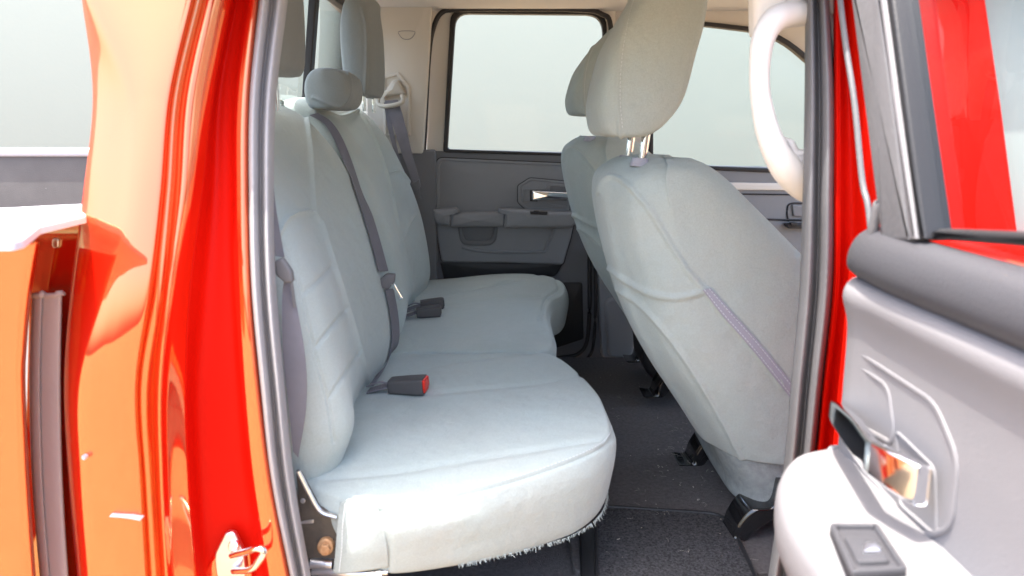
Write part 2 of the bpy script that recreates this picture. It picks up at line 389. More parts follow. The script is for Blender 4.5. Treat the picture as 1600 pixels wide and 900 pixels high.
# door pillar in front of the opening
pil = [(X9(1300, 1303, 1303, 1300, 1284, 1268, 1245), 1.13), (X9(1304, 1305, 1305, 1303, 1287, 1271, 1248), 1.075), (X9(1311, 1311, 1311, 1309, 1294, 1279, 1256), 1.07),
       (X9(1317, 1320, 1322, 1319, 1304, 1290, 1267), 1.085), (X9(1322, 1330, 1336, 1336, 1322, 1308, 1290), 1.08), (X9(1330, 1342, 1352, 1355, 1345, 1330, 1310), 1.045), (X9(1345, 1356, 1366, 1370, 1360, 1350, 1330), 1.02),
       (X9(1375, 1385, 1398, 1400, 1395, 1385, 1370), 1.0), (X9(1400, 1410, 1420, 1425, 1420, 1410, 1400), 1.0)]
obj('door_pillar', M['paint_matt'], T, grid(net(rows_px(pil, pys, tum), 80, 70)), solid=0.006, sharp=80)
seal(X9(1258, 1257, 1254, 1249, 1236, 1222, 1200), X9(1296, 1304, 1304, 1302, 1286, 1270, 1247), M['rubber'], tum)
# pillar trim inside, behind the seal
obj('pillar_trim', M['beige'], T, box((0.565, 1.17, 1.62), (0.13, 0.05, 0.62), 0.012), label='beige trim inside the near door pillar')

# cab rear wall and side above the seat
obj('cab_wall', M['paint'], T, box((-0.61, 1.95, 1.0), (0.03, 1.66, 0.72), 0.008))
# roof shell, headliner
def roofgrid(dz):
    R = []
    for x in (-0.62, -0.5, 0.0, 0.7, 1.3):
        R.append([(x, 1.045, 1.75 + dz), (x, 1.07, 1.81 + dz), (x, 1.14, 1.885 + dz), (x, 1.24, 1.935 + dz), (x, 1.6, 1.955 + dz - (0.03 if x < -.55 else 0)), (x, 1.95, 1.955 + dz - (0.03 if x < -.55 else 0)), (x, 2.3, 1.947 + dz - (0.02 if x < -.55 else 0)), (x, 2.6, 1.932 + dz), (x, 2.74, 1.922 + dz), (x, 2.86, 1.915 + dz)])  # near edge pulled outward, out of view, to keep sun off the cushion
    return net(R, 30, 60)
obj('headliner', M['liner'], T, grid(roofgrid(0)), solid=-0.004, sharp=60)
obj('roof', M['paint'], T, grid(roofgrid(0.035)), solid=-0.003, sharp=60)

# rear window: frame ring lying in a sloping plane, divider, panes
def RW(y, z): return np.array((-0.60 + (z - 1.36) * 0.13, y, z))
A = roundp([RW(1.14, 1.36), RW(2.76, 1.36), RW(2.70, 1.93), RW(1.2, 1.93)], 0.06)
B = roundp([RW(1.22, 1.43), RW(2.70, 1.43), RW(2.655, 1.885), RW(1.27, 1.885)], 0.06)
nrw = (-1, 0, 0.13)
rw = obj('rear_window', M['black'], T, frame(A, B, nrw, 0.03, 0.004))
obj('divider', M['black'], rw, plate([RW(2.16, 1.42), RW(2.20, 1.42), RW(2.20, 1.89), RW(2.16, 1.89)], nrw, 0.02, 0.004))
obj('divider', M['black'], rw, plate([RW(1.70, 1.42), RW(1.74, 1.42), RW(1.74, 1.89), RW(1.70, 1.89)], nrw, 0.02, 0.004))
obj('glass', M['glass_dim'], rw, plate([RW(1.2, 1.4) + (-.014, 0, 0), RW(2.72, 1.4) + (-.014, 0, 0), RW(2.68, 1.9) + (-.014, 0, 0), RW(1.24, 1.9) + (-.014, 0, 0)], nrw, 0.004, 0.001))

# far rear corner trim
def far(pts, Y): return [PY(x, y, Y) for x, y in pts]
obj('pillar_trim', M['beige'], T, plate(roundp(far([(570, -10), (676, -10), (661, 240), (574, 240)], 2.74), 0.01), YAX, 0.04, 0.006), label='beige trim of the far rear cab corner with a moulded recess for the belt')
obj('trim_recess', M['beige'], T, frame(roundp(far([(597, 118), (622, 112), (640, 134), (642, 212), (600, 212)], 2.732), 0.004), roundp(far([(602, 123), (620, 118), (635, 138), (637, 210), (604, 210)], 2.732), 0.004), YAX, 0.012, 0.003),
    )
obj('trim_badge', M['plastic'], T, tube(cr(far([(624, 49), (647, 49), (646, 56), (640, 61), (631, 61), (625, 56)], 2.737), 40, True), 0.0012, 6, closed=True))
obj('lower_trim', M['plastic_low'], T, plate(roundp(far([(560, 236), (680, 234), (684, 560), (560, 560)], 2.745), 0.01), YAX, 0.04, 0.004))

# far body side
obj('body_side', M['paint'], T, box((0.4, 2.93, 0.90), (2.1, 0.03, 0.84), 0.01), label='red outer side of the far doors')

# ---- far rear door
D2 = part_root('door', (0.1, 2.8, 0.6), T, 'closed grey-trimmed rear door on the far side')
obj('trim_panel', M['plastic_low'], D2, plate(roundp(far([(668, 233), (960, 240), (960, 570), (668, 570)], 2.80), 0.01), YAX, 0.06, 0.006))
obj('window_frame', M['beige'], D2, frame(roundp(far([(672, -12), (962, -12), (968, 244), (666, 238)], 2.80), [.05, .05, .01, .01]), roundp(far([(709, 18), (944, 20), (947, 243), (697, 234)], 2.80), [.045, .06, .012, .012]), YAX, 0.06, 0.006))
obj('window_seal', M['black'], D2, frame(roundp(far([(704, 14), (948, 16), (950, 245), (692, 238)], 2.792), [.045, .06, .012, .012]), roundp(far([(712, 21), (942, 23), (943, 241), (699, 233)], 2.792), [.045, .06, .012, .012]), YAX, 0.03, 0.003))
obj('glass', M['glass'], D2, plate(far([(695, 8), (950, 8), (950, 250), (690, 242)], 2.835), YAX, 0.004, 0.001))
obj('door_seal', M['black'], D2, tube([PY(x, y, 2.775) for x, y in [(663, 436), (660, 300), (664, 200), (670, 90), (677, 45), (690, 20), (715, 15), (800, 14), (900, 15), (940, 22), (955, 50), (958, 200)]], 0.009, 10, 80))
ins = obj('panel_insert', M['plastic'], D2, frame(roundp(far([(681, 246), (905, 256), (905, 334), (681, 332)], 2.792), [.03, .01, .005, .01]), roundp(far([(687, 251), (905, 261), (905, 334), (686, 332)], 2.792), [.028, .01, .005, .01]), YAX, 0.012, 0.004),
          plate(roundp(far([(684, 248), (905, 258), (905, 334), (683, 332)], 2.797), [.03, .01, .005, .01]), YAX, 0.012, 0.004))
lowp = obj('lower_panel', M['plastic'], D2, plate(roundp(far([(682, 345), (898, 345), (892, 372), (880, 414), (791, 411), (690, 410), (684, 375)], 2.782), 0.012), YAX, 0.02, 0.008))
obj('pull_cup', M['plastic_low'], D2, frame(roundp(far([(714, 350), (778, 350), (775, 384), (720, 384)], 2.776), [.005, .005, .04, .03]), roundp(far([(722, 350), (771, 350), (769, 376), (725, 376)], 2.776), [.005, .005, .035, .025]), YAX, 0.012, 0.004),
    plate(roundp(far([(722, 352), (771, 352), (769, 376), (725, 376)], 2.780), [.005, .005, .035, .025]), YAX, 0.012, 0.002))
obj('pocket_edge', M['plastic'], D2, tube(far([(722, 386), (745, 392), (800, 394), (846, 393), (853, 388), (866, 358)], 2.781), 0.006, 8, 50))
obj('kick_strip', M['black'], D2, plate(roundp(far([(687, 409), (880, 413), (868, 432), (694, 440)], 2.788), 0.01), YAX, 0.02, 0.006))
# armrest: three padded pieces
def pad(pts, Y0, Y1, r=0.012, bev=0.016): return plate(roundp(far(pts, Y0), r), YAX, Y1 - Y0, bev, dome=0.004)
arm = obj('armrest', M['plastic'], D2, pad([(704, 333), (790, 332), (790, 355), (702, 356)], 2.735, 2.80), pad([(676, 327), (712, 326), (718, 333), (704, 334), (703, 354), (681, 351), (677, 342)], 2.728, 2.80, 0.008), pad([(779, 327), (905, 332), (903, 348), (892, 357), (787, 357), (789, 335), (776, 332)], 2.722, 2.80, 0.01))
obj('window_switch', M['black'], arm, plate(roundp(far([(828, 330), (856, 331), (855, 336), (829, 335)], 2.716), 0.003), YAX, 0.01, 0.002), plate(roundp(far([(834, 329), (842, 330), (841, 333), (835, 333)], 2.712), 0.002), YAX, 0.01, 0.002))
def gap(outline, parent, d=.0025, dy=.0008, r=.008, Y=2.782):
    L = inset(roundp(far(outline, Y), r), YAX, -d); return obj('panel_gap', M['black'], parent, frame(L, inset(L, YAX, d + .0015), YAX, .003, .0005))
gap([(809, 290), (828, 278), (892, 284), (890, 330), (822, 328), (809, 316)], D2, Y=2.7845)
gap([(681, 246), (905, 256), (905, 334), (681, 332)], D2, d=.003, r=.03, Y=2.7945)
gap([(682, 345), (898, 345), (892, 372), (880, 414), (791, 411), (690, 410), (684, 375)], D2, r=.012, Y=2.787)
bez = obj('handle_bezel', M['plastic'], D2, frame(roundp(far([(809, 290), (828, 278), (892, 284), (890, 330), (822, 328), (809, 316)], 2.782), 0.008), roundp(far([(813, 291), (830, 282), (888, 288), (886, 326), (824, 324), (813, 314)], 2.782), 0.008), YAX, 0.02, 0.003),
          plate(roundp(far([(811, 290), (829, 280), (890, 286), (888, 328), (823, 326), (811, 315)], 2.786), 0.008), YAX, 0.02, 0.002),
          frame(roundp(far([(816, 295), (852, 295), (858, 287), (888, 289), (887, 325), (858, 322), (850, 317), (816, 316)], 2.78), 0.004), roundp(far([(819, 297), (853, 297), (860, 290), (886, 292), (885, 322), (860, 319), (851, 315), (819, 314)], 2.78), 0.004), YAX, 0.012, 0.002))
obj('door_handle', M['chrome'], D2, plate(roundp(far([(831, 298), (846, 299), (889, 301), (889, 311), (846, 313), (831, 314)], 2.745), 0.006), YAX, 0.018, 0.007, dome=0.003), box(tuple(PY(836, 306, 2.775)), (0.02, 0.05, 0.022), 0.005))
obj('handle_cup', M['black'], D2, plate(roundp(far([(828, 297), (840, 297), (840, 316), (828, 316)], 2.781), 0.004), YAX, 0.01, 0.002))
obj('recess_shade', M['plastic_low'], D2, plate(roundp(far([(860, 290), (887, 292), (886, 314), (858, 312)], 2.7795), 0.004), YAX, 0.004, 0.001))  # flat dark plate that paints the shade of the recess
obj('speaker_grille', M['black'], D2, plate(roundp(far([(872, 442), (910, 442), (912, 530), (866, 545)], 2.79), 0.01), YAX, 0.015, 0.004))
obj('sill_seal', M['black'], T, tube([PY(x, y, 2.77) for x, y in [(918, 300), (921, 420), (919, 520), (905, 552), (870, 560)]], 0.008, 10, 50), tube([PY(x, y, 2.765) for x, y in [(926, 300), (930, 420), (928, 530), (915, 562), (880, 575)]], 0.006, 10, 50))
obj('pillar_trim', M['plastic'], T, plate(roundp(far([(932, 380), (1010, 380), (1000, 560), (940, 560)], 2.76), 0.02), YAX, 0.05, 0.01), plate(roundp(far([(944, 468), (1000, 460), (990, 560), (950, 560)], 2.74), 0.03), YAX, 0.05, 0.015), label='dark grey foot of the far door pillar')

# ---- far front door
D3 = part_root('door', (0.8, 2.8, 0.6), T, 'closed driver door on the far side')
obj('window_frame', M['beige'], D3, frame(roundp(far([(962, -12), (1105, -12), (1300, -10), (1430, 200), (1400, 292), (962, 262)], 2.80), [.02, .02, .1, .05, .01, .01]), roundp(far([(1019, 32), (1105, 38), (1212, 50), (1330, 150), (1340, 272), (1019, 258)], 2.80), [.02, .02, .1, .05, .02, .01]), YAX, 0.06, 0.006))
obj('window_seal', M['black'], D3, frame(roundp(far([(1012, 28), (1105, 34), (1214, 46), (1338, 148), (1346, 276), (1012, 262)], 2.79), [.02, .02, .1, .05, .02, .01]), roundp(far([(1021, 36), (1105, 41), (1211, 54), (1326, 152), (1336, 268), (1021, 256)], 2.79), [.02, .02, .1, .05, .02, .01]), YAX, 0.03, 0.003))
obj('glass', M['glass_dim'], D3, plate(far([(1005, 20), (1250, 30), (1350, 150), (1350, 282), (1005, 266)], 2.835), YAX, 0.004, 0.001))
obj('trim_panel', M['plastic'], D3, plate(roundp(far([(960, 256), (1420, 266), (1420, 560), (960, 560)], 2.795), 0.01), YAX, 0.06, 0.01))
obj('trim_strip', M['cream'], D3, plate(roundp(far([(1060, 284), (1400, 289), (1400, 299), (1060, 296)], 2.785), 0.004), YAX, 0.02, 0.005))
obj('seam_line', M['black'], D3, tube(far([(1060, 302), (1400, 306)], 2.793), 0.003, 6), tube(far([(1150, 342), (1260, 344), (1400, 346)], 2.793), 0.004, 6), tube(far([(1232, 346), (1230, 330), (1236, 318), (1270, 318)], 2.793), 0.003, 6, 20))
obj('handle_bezel', M['plastic'], D3, plate(roundp(far([(1238, 320), (1290, 320), (1290, 340), (1240, 338)], 2.785), 0.006), YAX, 0.02, 0.004))
obj('window_switch', M['black'], D3, plate(roundp(far([(1228, 350), (1290, 350), (1290, 358), (1232, 357)], 2.76), 0.004), YAX, 0.03, 0.003), plate(roundp(far([(1236, 348), (1246, 348), (1246, 353), (1236, 353)], 2.755), 0.002), YAX, 0.02, 0.002))

# ---- near front door, closed, seen past the open door's window
D4 = part_root('door', (0.9, 1.0, 0.6), T, 'closed red front door behind the open rear door')
obj('outer_panel', M['paint_matt'], D4, box((1.0, 1.03, 0.93), (1.04, 0.06, 0.86), 0.02))
obj('window_frame', M['paint_matt'], D4, plate(roundp([PY(1400, -120, 1.10), PY(1526, -120, 1.10), PY(1541, 0, 1.07), PY(1566, 170, 1.03), PY(1592, 368, 1.005), PY(1600, 420, 1.0), PY(1405, 420, 1.0), PY(1400, 170, 1.03)], 0.004), YAX, 0.03, 0.004))
obj('glass', M['glass_pale'], D4, plate([PY(1525, -130, 1.125), PY(1900, -130, 1.125), PY(1990, 400, 1.03), PY(1570, 400, 1.03)], YAX, 0.005, 0.001))

# ---- floor
obj('floor_carpet', M['carpet'], T, box((0.4, 1.95, 0.60), (2.0, 1.62, 0.10), 0.01))
obj('carpet_flap', M['carpet'], T, plate(roundp([(0.12, 1.30, .664), (1.0, 1.30, .664), (1.0, 2.30, .664), (0.12, 2.30, .664)], 0.03), (0, 0, -1), 0.013, 0.004))
obj('door_sill', M['black'], T, box((0.05, 1.12, 0.60), (1.0, 0.12, 0.13), 0.02), plate(roundp([PZ(905, 825, .672), PZ(930, 815, .672), PZ(938, 930, .672), PZ(908, 930, .672)], 0.01), (0, 0, -1), 0.02, 0.004))
obj('seat_base', M['black'], T, box((-0.22, 2.02, 0.73), (0.4, 1.3, 0.14), 0.02))
con = obj('centre_console', M['black'], T, plate(roundp([PY(1003, 530, 2.32), PY(1018, 503, 2.32), PY(1075, 500, 2.32), PY(1075, 615, 2.32), PY(1035, 608, 2.32), PY(1006, 580, 2.32)], 0.03), YAX, 0.2, 0.02))
obj('console_panel', M['plastic_low'], con, plate(roundp([PY(1022, 515, 2.314), PY(1070, 512, 2.314), PY(1068, 575, 2.314), PY(1030, 572, 2.314)], 0.02), YAX, 0.01, 0.004))

obj('rocker_panel', M['paint'], T, box((0.4, 1.1, 0.46), (2.1, 0.16, 0.2), 0.03))
# ---- cargo bed at the left
bl = M['paint']
bp = [[PY(x, y, Y) for x, Y in ((-1100, .985), (-160, .985), (0, .98), (c - 12, .98), (c - 3, .99), (c, 1.03), (c, 1.10))] for y, c in ((378, 62), (420, 55), (470, 48), (540, 42), (600, 40), (750, 46), (900, 56), (1000, 64))]
obj('bed_panel', M['paint'], T, grid(net(bp, 60, 50)), solid=0.005, sharp=80)
obj('bed_rail', M['railcap'], T, plate(roundp([PZ(-1100, 380, 1.385), PZ(20, 376, 1.385), PZ(36, 372, 1.385), PZ(62, 352, 1.385), PZ(134, 336, 1.385), PZ(137, 318, 1.385), PZ(0, 325, 1.385), PZ(-1100, 328, 1.385)], 0.006), (0, 0, -1), 0.011, 0.004), label='sunlit pale rail cap on the near bed side')
obj('bed_end', M['paint'], T, plate(roundp([PY(50, 346, 1.12), PY(138, 332, 1.12), PY(138, 1000, 1.12), PY(30, 1000, 1.12), PY(44, 480, 1.12)], 0.01), YAX, 0.02, 0.004))
obj('bed_bolt', M['steel'], T, plate(roundp([PY(80, 372, 1.115), PY(92, 372, 1.115), PY(92, 388, 1.115), PY(80, 388, 1.115)], 0.006), YAX, 0.008, 0.003))
gs = [[PY(c + (d - c) * t, y, Y) for t, Y in ((0, 1.12), (.03, 1.085), (.3, 1.075), (.36, 1.085), (.4, 1.078), (.95, 1.075), (1, 1.10))] for y, c, d in ((462, 52, 98), (470, 50, 97), (600, 46, 95), (750, 50, 98), (900, 62, 107), (1000, 74, 116))]
obj('gap_seal', M['gap'], T, grid(net(gs, 50, 50)), solid=0.004, sharp=60)
obj('bed_liner', M['bedliner'], T, plate(roundp([(-3.2, 2.74, 1.415), (-.64, 2.74, 1.415), (-.64, 2.74, .9), (-3.2, 2.74, .9)], 0.004), YAX, 0.04, 0.003), box((-1.9, 1.95, .88), (2.6, 1.6, .05), 0.01), label='scuffed dark liner of the far bed wall and floor')
obj('bed_rail', M['railcap'], T, box((-1.9, 2.79, 1.425), (2.56, 0.12, 0.03), 0.01), label='grey rail on the far bed side')
obj('bed_panel', M['paint'], T, box((-1.9, 2.88, .95), (2.56, 0.04, 0.9), 0.01), label='outer side of the far bed wall')
# a moulded lip on the rear edge of the cab corner
for nm, pts in (('paint_scratch', [(171, 806), (190, 807), (205, 808), (219, 812), (219, 814), (204, 811), (188, 809), (171, 808)]), ('paint_chip', [(127, 713), (132, 715), (132, 719), (128, 718)])):
    obj(nm, M['railcap'], T, plate([PY(x, y, .970) for x, y in pts], YAX, .012, .0003))
# ---- door striker
st = obj('door_striker', M['steel'], T, plate(roundp([PY(334, 868, 1.042), PY(352, 832, 1.042), PY(366, 832, 1.042), PY(380, 862, 1.042), PY(384, 905, 1.042), PY(338, 905, 1.042)], 0.01), YAX, 0.008, 0.003, dome=0.003))
obj('loop', M['chrome'], st, tube([PY(362, 868, 1.037), PY(385, 862, 1.017), PY(402, 857, 1.002), PY(412, 862, 1.000), PY(405, 876, 1.002), PY(392, 890, 1.012), PY(365, 892, 1.037)], 0.0052, 10, 40))
obj('bolt', M['chrome'], st, plate(cr([PY(364 + 9 * cos(a), 855 + 10 * sin(a), 1.038) for a in np.arange(8) / 8 * 2 * pi], 24, True), YAX, 0.006, 0.003))
obj('striker_base', M['paint'], st, plate(roundp([PY(318, 895, 1.057), PY(334, 868, 1.057), PY(390, 860, 1.057), PY(395, 915, 1.057), PY(322, 915, 1.057)], 0.008), YAX, 0.012, 0.004))

# ---- grab handle on the pillar
gh = [PY(x, y, Y) for x, y, Y in [(1193, 60, 1.135), (1187, 105, 1.13), (1189, 155, 1.13), (1203, 215, 1.13), (1231, 266, 1.14), (1266, 294, 1.17), (1288, 280, 1.19), (1300, 200, 1.19), (1300, 90, 1.19), (1282, 30, 1.18), (1245, 22, 1.165), (1212, 30, 1.145)]]
ghr = [.017, .0145, .0145, .018, .023, .024, .02, .016, .015, .016, .018, .019]
gloop = cr(np.array(gh), 90, True); rr = np.interp(np.linspace(0, 12, 90), range(13), ghr + [ghr[0]])
V_, F_ = tube(gloop, list(rr), 16, closed=True, up=(0, 1, 0))
obj('grab_handle', M['cream'], T, (V_, F_), plate(roundp([PY(1178, -80, 1.168), PY(1310, -80, 1.168), PY(1310, 25, 1.168), PY(1240, 22, 1.168), PY(1205, 42, 1.168), PY(1180, 60, 1.168)], 0.012), YAX, 0.03, 0.012), plate(roundp([PY(1222, 212, 1.14), PY(1243, 218, 1.14), PY(1252, 236, 1.14), PY(1266, 232, 1.14), PY(1275, 290, 1.14), PY(1215, 262, 1.14)], 0.006), YAX, 0.03, 0.008))

# ---- open rear door on the right, standing square to the cab
XD = 0.415
D1 = part_root('door', (0.46, 0.97, 0.6), T, 'open rear door with pale grey trim')
XAX = (1, 0, 0)
def dr(pts, X): return [PX(x, y, X) for x, y in pts]
# outline of the trim, in door coordinates: (distance from the hinge along -Y, height)
def dp(y, z, x=XD): return np.array((x, y, z))
obj('outer_panel', M['paint'], D1, box((0.50, 0.60, 0.935), (0.07, 0.64, 0.87), 0.02))
# window frame upright near the hinge: metal channel, pale strip, black run
def upright(bx0, bx1, tx0, tx1, X, m, nm, th=0.02, ax=XAX, y0=-60, y1=374):
    return obj(nm, m, D1, plate(roundp([PX(tx0, y0, X), PX(tx1, y0, X), PX(bx1, y1, X), PX(bx0, y1, X)], 0.002), ax, th, 0.004))
upright(1376, 1421, 1322, 1365, .425, M['rubber'], 'window_frame', 0.04, y1=376)
upright(1420, 1430, 1364, 1372, .424, M['door_trim'], 'channel_strip', 0.03)
upright(1428, 1444, 1370, 1386, .428, M['black'], 'window_seal', 0.03)
obj('glass', M['glass_door'], D1, plate([PX(1440, 380, .445), PX(1380, -60, .445), (.445, .2, 2.0), (.445, .2, 1.30)], XAX, 0.005, 0.001))
obj('belt_seal', M['black'], D1, plate(roundp([PX(1452, 362, .437), PX(1463, 357, .437), PX(1700, 367, .437), PX(1700, 395, .437), PX(1456, 374, .437)], 0.004), XAX, 0.02, 0.006))
obj('frame_seal', M['rubber'], D1, tube([PX(x, y, .455) for x, y in [(1306, -60), (1320, 60), (1335, 160), (1347, 280), (1356, 320), (1362, 372)]], 0.004, 10, 50))
# trim: upper dark roll, main face lofted
up_rows = []
for t, (xh, off, zz) in enumerate([(0, .045, 1.378), (0, .035, 1.387), (0, .018, 1.387), (0, .002, 1.377), (0, -.007, 1.358), (0, -.006, 1.338), (0, .012, 1.322)]):
    up_rows.append([dp(y, zz + e, XD + off + f) for y, e, f in ((.915, -.012, .03), (.907, -.004, .008), (.885, 0, 0), (.8, -.002, -.002), (.65, -.003, 0), (.5, -.003, 0), (.25, -.003, 0))])
obj('upper_roll', M['roll'], D1, grid(net(up_rows, 40, 60)), solid=0.004, sharp=70)
face_rows = []
for zz, off in [(1.325, .02), (1.318, .003), (1.30, -.004), (1.26, .005), (1.18, .007), (1.10, .008), (.95, .008), (.8, .01), (.65, .02)]:
    face_rows.append([dp(y, zz, XD + off + f) for y, f in ((.935, .05), (.928, .02), (.912, .003), (.885, -.003), (.83, 0), (.7, 0), (.5, .0), (.25, 0))])
GF = net(face_rows, 120, 140)
obj('trim_panel', M['door_trim'], D1, grid(GF), solid=0.004, sharp=70)
# handle bezel: raised octagonal rim on the trim
def dx(pts, X): return [PX(x, y, X) for x, y in pts]
o1 = roundp(dx([(1323, 538), (1345, 550), (1460, 625), (1497, 715), (1486, 830), (1440, 845), (1340, 735), (1320, 640)], XD + .0045), 0.02)
i1 = inset(o1, XAX, .007)
bz = obj('handle_bezel', M['door_trim'], D1, frame(o1, i1, XAX, 0.02, 0.003))
o2 = roundp(dx([(1330, 560), (1388, 600), (1396, 668), (1392, 700), (1340, 670), (1326, 640)], XD + .005), 0.02)
obj('handle_cup', M['door_trim'], D1, frame(o2, inset(o2, XAX, .008), XAX, 0.02, 0.004))
o3 = roundp(dx([(1396, 668), (1460, 730), (1462, 845), (1400, 790)], XD + .005), 0.012)
obj('handle_pocket', M['door_trim'], D1, frame(o3, inset(o3, XAX, .005), XAX, 0.02, 0.003))
hr = []
for x, y, X, h, d in [(1303, 640, .412, .012, .006), (1310, 648, .404, .0145, .007), (1335, 678, .391, .019, .007), (1360, 712, .380, .0185, .007), (1364, 715, .379, .0185, .007), (1400, 737, .389, .021, .007), (1438, 758, .400, .0215, .007), (1440, 759, .401, .020, .006)]:
    c = PX(x, y, X); hr.append(roundp([c + (-d, 0, -h), c + (-d, 0, h), c + (d, 0, h), c + (d, 0, -h)], .004, 4))
hG = np.concatenate([net(hr[:4], 20, len(hr[0]), True), net(hr[4:], 20, len(hr[0]), True)])
obj('door_handle', M['chrome'], D1, grid(hG, True, True, True), sharp=30)
# armrest
ar = []
for y, w0 in ((.905, 0), (.895, .45), (.875, .68), (.82, .88), (.74, 1.0), (.6, 1.0), (.4, 1.0), (.25, 1.0)):
    xo = XD + .015 - .13 * w0; 
    ar.append([np.array((x, y, z)) for x, z in ((XD + .03, 1.105), (XD - .004 * w0, 1.098), (xo + .05 * w0, 1.098), (xo + .018 * w0, 1.092), (xo, 1.068), (xo + .004, 1.02), (xo + .04 * w0, .985), (XD + .03, .975))])
obj('armrest', M['door_trim'], D1, grid(net(ar, 70, 60)), solid=0.004, sharp=60)
sw = [PZ(x, y, 1.107) for x, y in [(1296, 816), (1372, 817), (1420, 888), (1330, 893)]]
wsw = obj('window_switch', M['roll'], D1, frame(roundp(sw, 0.006), inset(roundp(sw, 0.006), (0, 0, -1), .006), (0, 0, -1), 0.012, 0.002), plate(roundp(sw, 0.006) - np.array((0, 0, .004)), (0, 0, -1), 0.01, 0.001), sharp=50)
obj('switch_paddle', M['roll'], wsw, plate(roundp([PZ(x, y, 1.107) for x, y in [(1318, 836), (1370, 838), (1392, 876), (1340, 878)]], 0.005), (0, 0, -1), 0.012, 0.003, dome=-.002))
obj('switch_symbol', M['steel'], wsw, plate(roundp([PZ(x, y, 1.1085) for x, y in [(1349, 853), (1354, 847), (1368, 847), (1376, 854), (1376, 861), (1350, 861)]], 0.001), (0, 0, -1), 0.004, 0.0004))
obj('lock_knob', M['rubber'], D1, tube([PX(1362, 375, .425), PX(1366, 350, .425), PX(1371, 320, .425), PX(1372, 317, .425)], [.0055, .006, .0055, .003], 12, 12))

# ------------------------------------------------------------------ rear bench seat
def stitches(path, m, parent, name='stitching', ln=.0045, gap=.0075, r=.0007, off=(0, 0, 0)):
    P = cr(np.array(path), 400); d = np.r_[0, np.cumsum(np.linalg.norm(np.diff(P, axis=0), axis=1))]; S = []
    s = 0
    while s + ln < d[-1]:
        a, b = [np.array([np.interp(q, d, P[:, k]) for k in range(3)]) + np.array(off) for q in (s, s + ln)]
        S.append(tube([a, b], r, 5)); s += gap
    return obj(name, m, parent, *S)
BS = thing('rear_bench_seat', (-0.2, 1.95, 0.66), 'pale blue grey cloth rear bench seat, split in two with three headrests', 'bench seat')
def pillow(outline, hem, bulge=0.012, crown=0.02, lines=(), nu=110, nv=260, name='cushion', centre=None, edge=.0):
    L = cr(np.array(outline, float), 90, True); H = np.interp(np.arange(90), np.linspace(0, 89, len(hem) + 1), list(hem) + [hem[0]])
    c = L.mean(0) if centre is None else np.array(centre)
    up = np.array((0, 0, 1.0))
    rows = []
    Lo = inset(L, up, -bulge)
    bot = inset(L, up, 0.004); bot[:, 2] = H
    bo2 = inset(L, up, 0.035); bo2[:, 2] = H + 0.012
    rows.append(bo2); rows.append(bot)
    m = inset(L, up, -bulge * .7); m[:, 2] = L[:, 2] * .4 + H * .6; rows.append(m)
    m = Lo.copy(); m[:, 2] = L[:, 2] * .72 + H * .28; rows.append(m)
    m = inset(L, up, -bulge * .55); m[:, 2] = L[:, 2] - .012; rows.append(m)
    rows.append(L)
    for f, h in ((.955, .35), (.86, .62), (.66, .85), (.4, .97), (.15, 1.0), (0.02, 1.0)):
        q = c + (L - c) * f; q[:, 2] = L[:, 2] * (f) + (1 - f) * (L[:, 2].mean()) + crown * h; rows.append(q)
    G = net([r for r in rows], nu, nv, True)
    return G
outA = [(-.36, 1.17, .925), (-.275, 1.125, .918), (-.20, 1.098, .913), (-.09, 1.122, .92), (.02, 1.165, .932), (.115, 1.214, .944), (.168, 1.272, .951), (.187, 1.36, .957), (.18, 1.50, .955), (.152, 1.66, .95), (.112, 1.795, .945), (.06, 1.835, .945), (-.10, 1.84, .94), (-.24, 1.84, .94), (-.36, 1.83, .94), (-.38, 1.6, .93), (-.38, 1.3, .925)]
GA = pillow(outA, [.79, .79, .79, .79, .79, .797, .812, .83, .84, .85, .85, .85, .85, .85, .85, .85, .84], 0.014, 0.012)
linesA = [[(505, 748), (560, 743), (620, 737), (700, 724), (805, 708), (910, 691), (945, 687)], [(585, 624), (720, 610), (830, 600), (915, 585)], [(640, 583), (720, 564), (835, 550)],
          [(590, 800), (600, 799), (700, 778), (800, 754), (910, 715), (952, 690), (957, 664), (940, 615)], [(597, 797), (604, 830), (606, 890)]]
GA = seams(GA, linesA, 0.0045, 0.0045, True, -1)
ck = obj('cushion', M['fabric'], BS, grid(GA, True, False, True), sharp=85, label='near seat cushion with a frayed front hem')
outB = [(-.36, 1.86, .945), (-.2, 1.855, .945), (-.02, 1.855, .945), (.085, 1.86, .945), (.108, 1.95, .945), (.106, 2.1, .947), (.106, 2.24, .952), (.125, 2.34, .958), (.165, 2.42, .962), (.183, 2.52, .965), (.172, 2.62, .975), (.10, 2.685, .985), (-.04, 2.70, .985), (-.2, 2.70, .97), (-.36, 2.68, .955), (-.38, 2.4, .95), (-.38, 2.1, .945)]
GB = pillow(outB, [.85] * 4 + [.86] * 3 + [.84] * 3 + [.85] * 7, 0.013, 0.012)
linesB = [[(648, 486), (720, 474), (790, 465), (846, 462)], [(655, 470), (740, 452), (800, 440), (858, 424)], [(843, 500), (852, 468), (872, 452), (868, 436)]]
GB = seams(GB, linesB, 0.004, 0.0045, True, -1)
obj('cushion', M['fabric'], BS, grid(GB, True, False, True), sharp=85, label='far seat cushion with a raised outer lobe')

